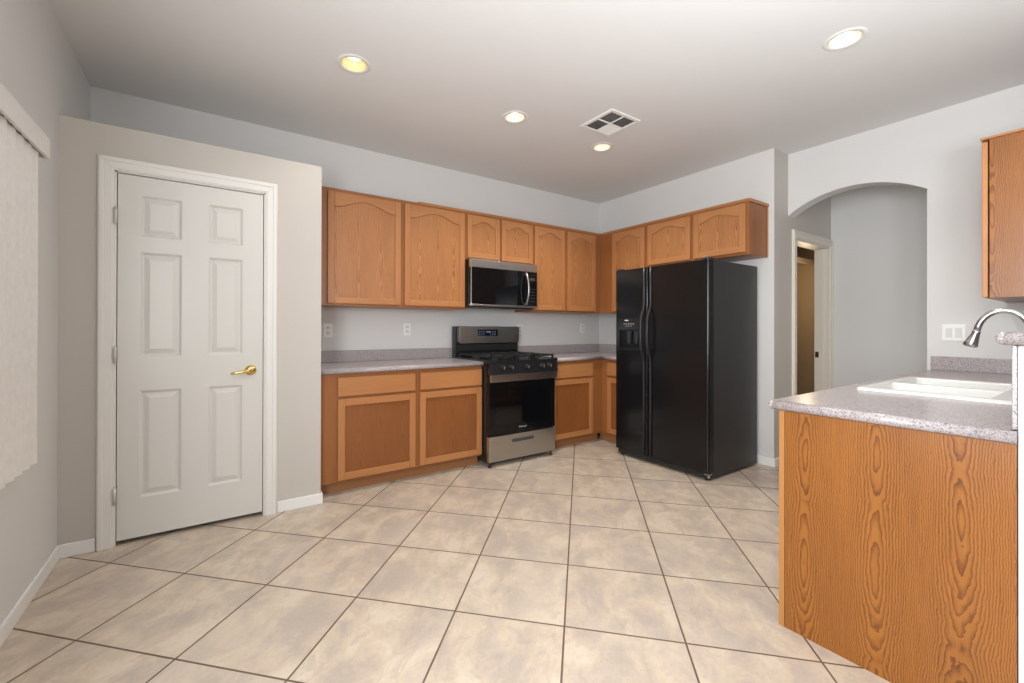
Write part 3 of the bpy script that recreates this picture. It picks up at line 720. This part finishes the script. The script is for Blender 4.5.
# ---------------------------------------------------------------- refrigerator
FX, FY0, FY1, FS = 3.248, 1.873, 2.802, 2.437
t = thing('refrigerator', 'black side-by-side refrigerator with an ice and water dispenser', 'refrigerator', (3.63, 2.33, 0))
bx('body', FX+.072, 4.020, FY0+.003, FY1-.003, .022, 1.757, FRSIDE, t, .004)
T = TX(FX+.066)
def fr_door(name, ya, yb, holes=None):
    # rounded-front door slab as a vertical prism with radiused vertical edges
    r = .016; th = .066; prof = []
    for k in range(6): a = math.radians(90*k/5); prof.append((FX+r-r*math.sin(a)*1.0, ya+r-r*math.cos(a)))
    prof = [(FX+th, ya)] + [(FX+r-r*math.sin(math.radians(18*k)), ya+r-r*math.cos(math.radians(18*k))) for k in range(6)] + [(FX+r-r*math.cos(math.radians(18*k)), yb-r+r*math.sin(math.radians(18*k))) for k in range(6)] + [(FX+th, yb)]
    m = MB(); m.strip([[Vector((x, y, .065)) for x, y in prof], [Vector((x, y, 1.757)) for x, y in prof]], cap=(True, True), smooth=False)
    return m
m = fr_door('a', FS+.003, FY1); fd = m.build('freezer_door', FRBLACK, t, .002)
m = fr_door('b', FY0, FS-.003); rd = m.build('fresh_food_door', FRBLACK, t, .002)
# carve the dispenser niche in the freezer door
DY0, DY1, DZ0_, DZ1_ = 2.515, 2.765, 1.005, 1.305
cut = MB(); cut.box(FX-.03, FX+.052, DY0+.012, DY1-.012, DZ0_+.012, 1.190)
cb = cut.bm; me = bpy.data.meshes.new('cut'); 
for v in cb.verts: v.co -= t.location
cb.normal_update(); bmesh.ops.recalc_face_normals(cb, faces=cb.faces[:]); cb.to_mesh(me); cb.free()
cut_o = bpy.data.objects.new('cut', me); C.objects.link(cut_o); cut_o.parent = t
fd.modifiers.clear(); bo = fd.modifiers.new('b', 'BOOLEAN'); bo.operation = 'DIFFERENCE'; bo.object = cut_o; bo.solver = 'EXACT'
bpy.context.view_layer.update(); dg = bpy.context.evaluated_depsgraph_get()
newme = bpy.data.meshes.new_from_object(fd.evaluated_get(dg)); fd.modifiers.clear(); fd.data = newme; bpy.data.objects.remove(cut_o)
m = MB(); m.box(FX-.006, FX+.0015, DY0, DY1, 1.200, DZ1_); m.box(FX-.006, FX+.0015, DY0, DY1, DZ0_, DZ0_+.012).box(FX-.006, FX+.0015, DY0, DY0+.012, DZ0_+.012, 1.2).box(FX-.006, FX+.0015, DY1-.012, DY1, DZ0_+.012, 1.2)
for i in range(5): m.box(FX-.0072, FX-.0058, 2.585+i*.026, 2.591+i*.026, 1.247, 1.254, 1)
for i in range(3): m.box(FX-.0072, FX-.0058, 2.610+i*.028, 2.618+i*.028, 1.228, 1.232, 1)
m.box(FX-.0072, FX-.0058, 2.645, 2.685, 1.279, 1.287, 1)
dsp = m.build('dispenser', [BLACKE, WHITEINK], fd, label='black ice and water dispenser with white marks')
m = MB()
for a in (2.555, 2.64):
    m.prism([(a, 1.185), (a+.06, 1.185), (a+.054, 1.150), (a+.045, 1.065), (a+.015, 1.065), (a+.006, 1.150)], TX(FX+.052), .001, .022)
m.box(FX+.004, FX+.05, DY0+.016, DY1-.016, DZ0_+.013, DZ0_+.019)
m.build('dispenser_paddles', mat('grey_paddle', (.022, .024, .026), .25), fd, .002)
def handle(y, parent, sgn):
    m = MB(); pth = []
    zz = [(.075, .004), (.5, .004), (.90, .005), (.955, .012), (1.0, .036), (1.06, .050), (1.17, .054), (1.28, .050), (1.335, .036), (1.38, .012), (1.43, .005), (1.6, .004), (1.752, .004)]
    rings = []
    for z, d in zz:
        x = FX-d; wy = .0105
        dep = .012
        rings.append([Vector((x-dep, y-wy*.6, z)), Vector((x-dep, y+wy*.6, z)), Vector((x-dep*.5, y+wy, z)), Vector((x+.003, y+wy, z)), Vector((x+.003, y-wy, z)), Vector((x-dep*.5, y-wy, z))])
    m.strip(rings, smooth=True, cap=(True, True)); return m.build('handle', mat('handle_black', (.016, .016, .018), .35) if 'handle_black' not in bpy.data.materials else bpy.data.materials['handle_black'], parent)
handle(FS+.034, fd, 1); handle(FS-.034, rd, -1)
# right edge strip of the door, base grille, hinge caps, roller feet
m = MB(); m.box(FX+.0665, FX+.0715, FY0+.006, FY1-.006, .07, 1.752); m.build('door_gasket', mat('gasket', (.05, .05, .052), .6), t)
m = MB(); m.box(FX+.030, FX+.075, FY0+.01, FY1-.01, .018, .060)
for i in range(12): m.box(FX+.026, FX+.030, FY0+.05+i*.07, FY0+.10+i*.07, .03, .048)
m.build('base_grille', BLACKP, t, .003)
for y in (FY0+.045, FY1-.045, ):
    m = MB(); m.lathe([(0, 0), (.020, 0), (.024, .01), (.020, .02), (0, .02)], (FX+.06, y, 0), seg=20); m.build('foot', BLACKP, t)
for y in (FY0+.045, FY1-.045):
    m = MB(); m.lathe([(0, 0), (.020, 0), (.02, .02), (0, .02)], (3.95, y, .002), seg=16); m.build('foot', BLACKP, t)
for y in (FY0+.035, FY1-.035, FS+.03, FS-.03)[:2]:
    m = MB(); m.box(FX+.006, FX+.11, y-.025, y+.025, 1.757, 1.775); m.build('hinge_cap', BLACKP, t, .005)
m = MB(); m.box(FX+.004, FX+.02, FY0-.002, FY0+.012, .03, .062).box(FX+.004, FX+.05, FY0-.001, FY0+.04, .052, .062); m.build('hinge_bracket', CHROME, t, .002)

# ---------------------------------------------------------------- outlets and switches
t = thing('wall_outlet', 'white outlet on the back wall closest to the pantry', 'outlet', (.819, YB, 1.185), 'white wall outlets')
m = MB(); m.box(.819-.036, .819+.036, YB-.006, YB-.0005, 1.185-.058, 1.185+.058); pl = m.build('cover_plate', WHITEP, t, .003)
for z in (1.163, 1.207):
    m = MB(); m.box(.819-.0165, .819+.0165, YB-.009, YB-.006, z-.015, z+.015); r_ = m.build('receptacle', mat('receptacle', (.74, .73, .70), .4) if 'receptacle' not in bpy.data.materials else bpy.data.materials['receptacle'], t, .003)
    m = MB(); m.box(.819-.008, .819-.005, YB-.0095, YB-.0088, z-.004, z+.006).box(.819+.005, .819+.008, YB-.0095, YB-.0088, z-.004, z+.006); m.build('slots', DARK, r_)
for x, l in ((1.525, 'white outlet on the back wall left of the range backguard'), (2.838, 'white outlet partly hidden behind the right end of the range backguard'), (3.80, 'white outlet on the back wall near the corner by the refrigerator')):
    dup(t, (x, YB, 1.195 if x < 3 else 1.21), l)
t = thing('light_switch', 'white double rocker switch plate on the wall above the sink backsplash', 'switch', (XA, .735, 1.183))
m = MB(); m.box(XA-.006, XA-.0005, .676, .794, 1.124, 1.242); m.build('cover_plate', WHITEP, t, .003)
for y in (.7115, .7585):
    m = MB(); m.box(XA-.010, XA-.0055, y-.0165, y+.0165, 1.150, 1.216); m.build('rocker', SINKW, t, .002)

# ---------------------------------------------------------------- ceiling: downlights and vent
def downlight(x, y, refl, label):
    t = thing('recessed_downlight', label, 'ceiling light', (x, y, ZC), 'recessed ceiling lights')
    m = MB(); m.lathe([(.070, -.001), (.074, -.006), (.092, -.005), (.098, -.0005)], (x, y, ZC), seg=40); m.build('trim_ring', TRIM, t)
    m = MB(); m.lathe([(.0705, -.003), (.070, .0), (.064, .03), (.054, .058), (.0, .060)], (x, y, ZC), seg=40); m.build('reflector', refl, t)
    m = MB(); m.lathe([(0, .041), (.030, .041), (.041, .044), (.043, .050), (.030, .0585)], (x, y, ZC), seg=32); m.build('bulb', BULB, t)
    l = bpy.data.lights.new('downlight_beam', 'SPOT'); l.spot_size = math.radians(128); l.spot_blend = .75; l.shadow_soft_size = .006; l.energy = DOWN_W[len([q for q in bpy.data.lights if q.name.startswith('downlight_beam')])-1]; l.color = (1, .93, .84)
    o = bpy.data.objects.new('downlight_beam', l); C.objects.link(o); o.location = (0, 0, -.010); o.parent = t
downlight(*LIGHTS[0], REFLY, 'round recessed ceiling light with golden reflector above the pantry end')
downlight(*LIGHTS[1], REFLW, 'round recessed ceiling light in the middle of the row of three')
downlight(*LIGHTS[2], REFLW, 'round recessed ceiling light just below the air vent')
downlight(*LIGHTS[3], REFLW, 'round recessed ceiling light at upper right above the sink')
t = thing('air_vent', 'white square ceiling air vent with dark louvres beside a recessed light', 'vent', (2.555, 2.26, ZC))
vx0, vx1, vy0, vy1 = 2.395, 2.715, 2.10, 2.42
m = MB(); fw = .028
for a in ((vx0, vx1, vy0, vy0+fw), (vx0, vx1, vy1-fw, vy1), (vx0, vx0+fw, vy0+fw, vy1-fw), (vx1-fw, vx1, vy0+fw, vy1-fw)): m.box(*a, ZC-.009, ZC-.0005)
mx, my = (vx0+vx1)/2, (vy0+vy1)/2
m.box(mx-.006, mx+.006, vy0+fw, vy1-fw, ZC-.008, ZC-.001).box(vx0+fw, vx1-fw, my-.006, my+.006, ZC-.008, ZC-.001)
m.build('frame', WHITEP, t, .002)
bx('backing', vx0+.01, vx1-.01, vy0+.01, vy1-.01, ZC-.0015, ZC-.0004, mat('vent_shadow', (.10, .10, .10), .8), t)
for qx, qy, tilt, ax in ((vx0+fw, vy0+fw, -1, 'y'), (mx+.006, vy0+fw, -1, 'x'), (vx0+fw, my+.006, -1, 'x'), (mx+.006, my+.006, 1, 'y')):
    m = MB(); L = mx-.006-vx0-fw
    for i in range(7):
        c_ = (i+.5)*L/7; h_ = .0045; e = .006*tilt
        if ax == 'x': r0 = [Vector((qx+c_-e, qy, ZC-.001)), Vector((qx+c_+e, qy, ZC-.0085)), Vector((qx+c_+e+.001, qy, ZC-.0085)), Vector((qx+c_-e+.001, qy, ZC-.001))]; off = Vector((0, L, 0))
        else: r0 = [Vector((qx, qy+c_-e, ZC-.001)), Vector((qx, qy+c_+e, ZC-.0085)), Vector((qx, qy+c_+e+.001, ZC-.0085)), Vector((qx, qy+c_-e+.001, ZC-.001))]; off = Vector((L, 0, 0))
        m.strip([r0, [p+off for p in r0]], cap=(True, True))
    m.build('louvre', WHITEP, t)

# closet shelf
m = MB(); m.box(4.421, 6.249, 2.2, 2.499, 2.02, 2.04).box(4.421, 6.249, 2.2, 2.215, 1.985, 2.02)
lab(m.build('closet_shelf', mat('shelf_tan', (.55, .45, .32), .5)), 'tan shelf inside the closet seen through the hall doorway', 'shelf')
l = bpy.data.lights.new('closet_light', 'POINT'); l.energy = 4.5; l.color = (1, .80, .55); l.shadow_soft_size = .06
o = bpy.data.objects.new('closet_light', l); C.objects.link(o); o.location = (5.6, 2.1, 1.7)
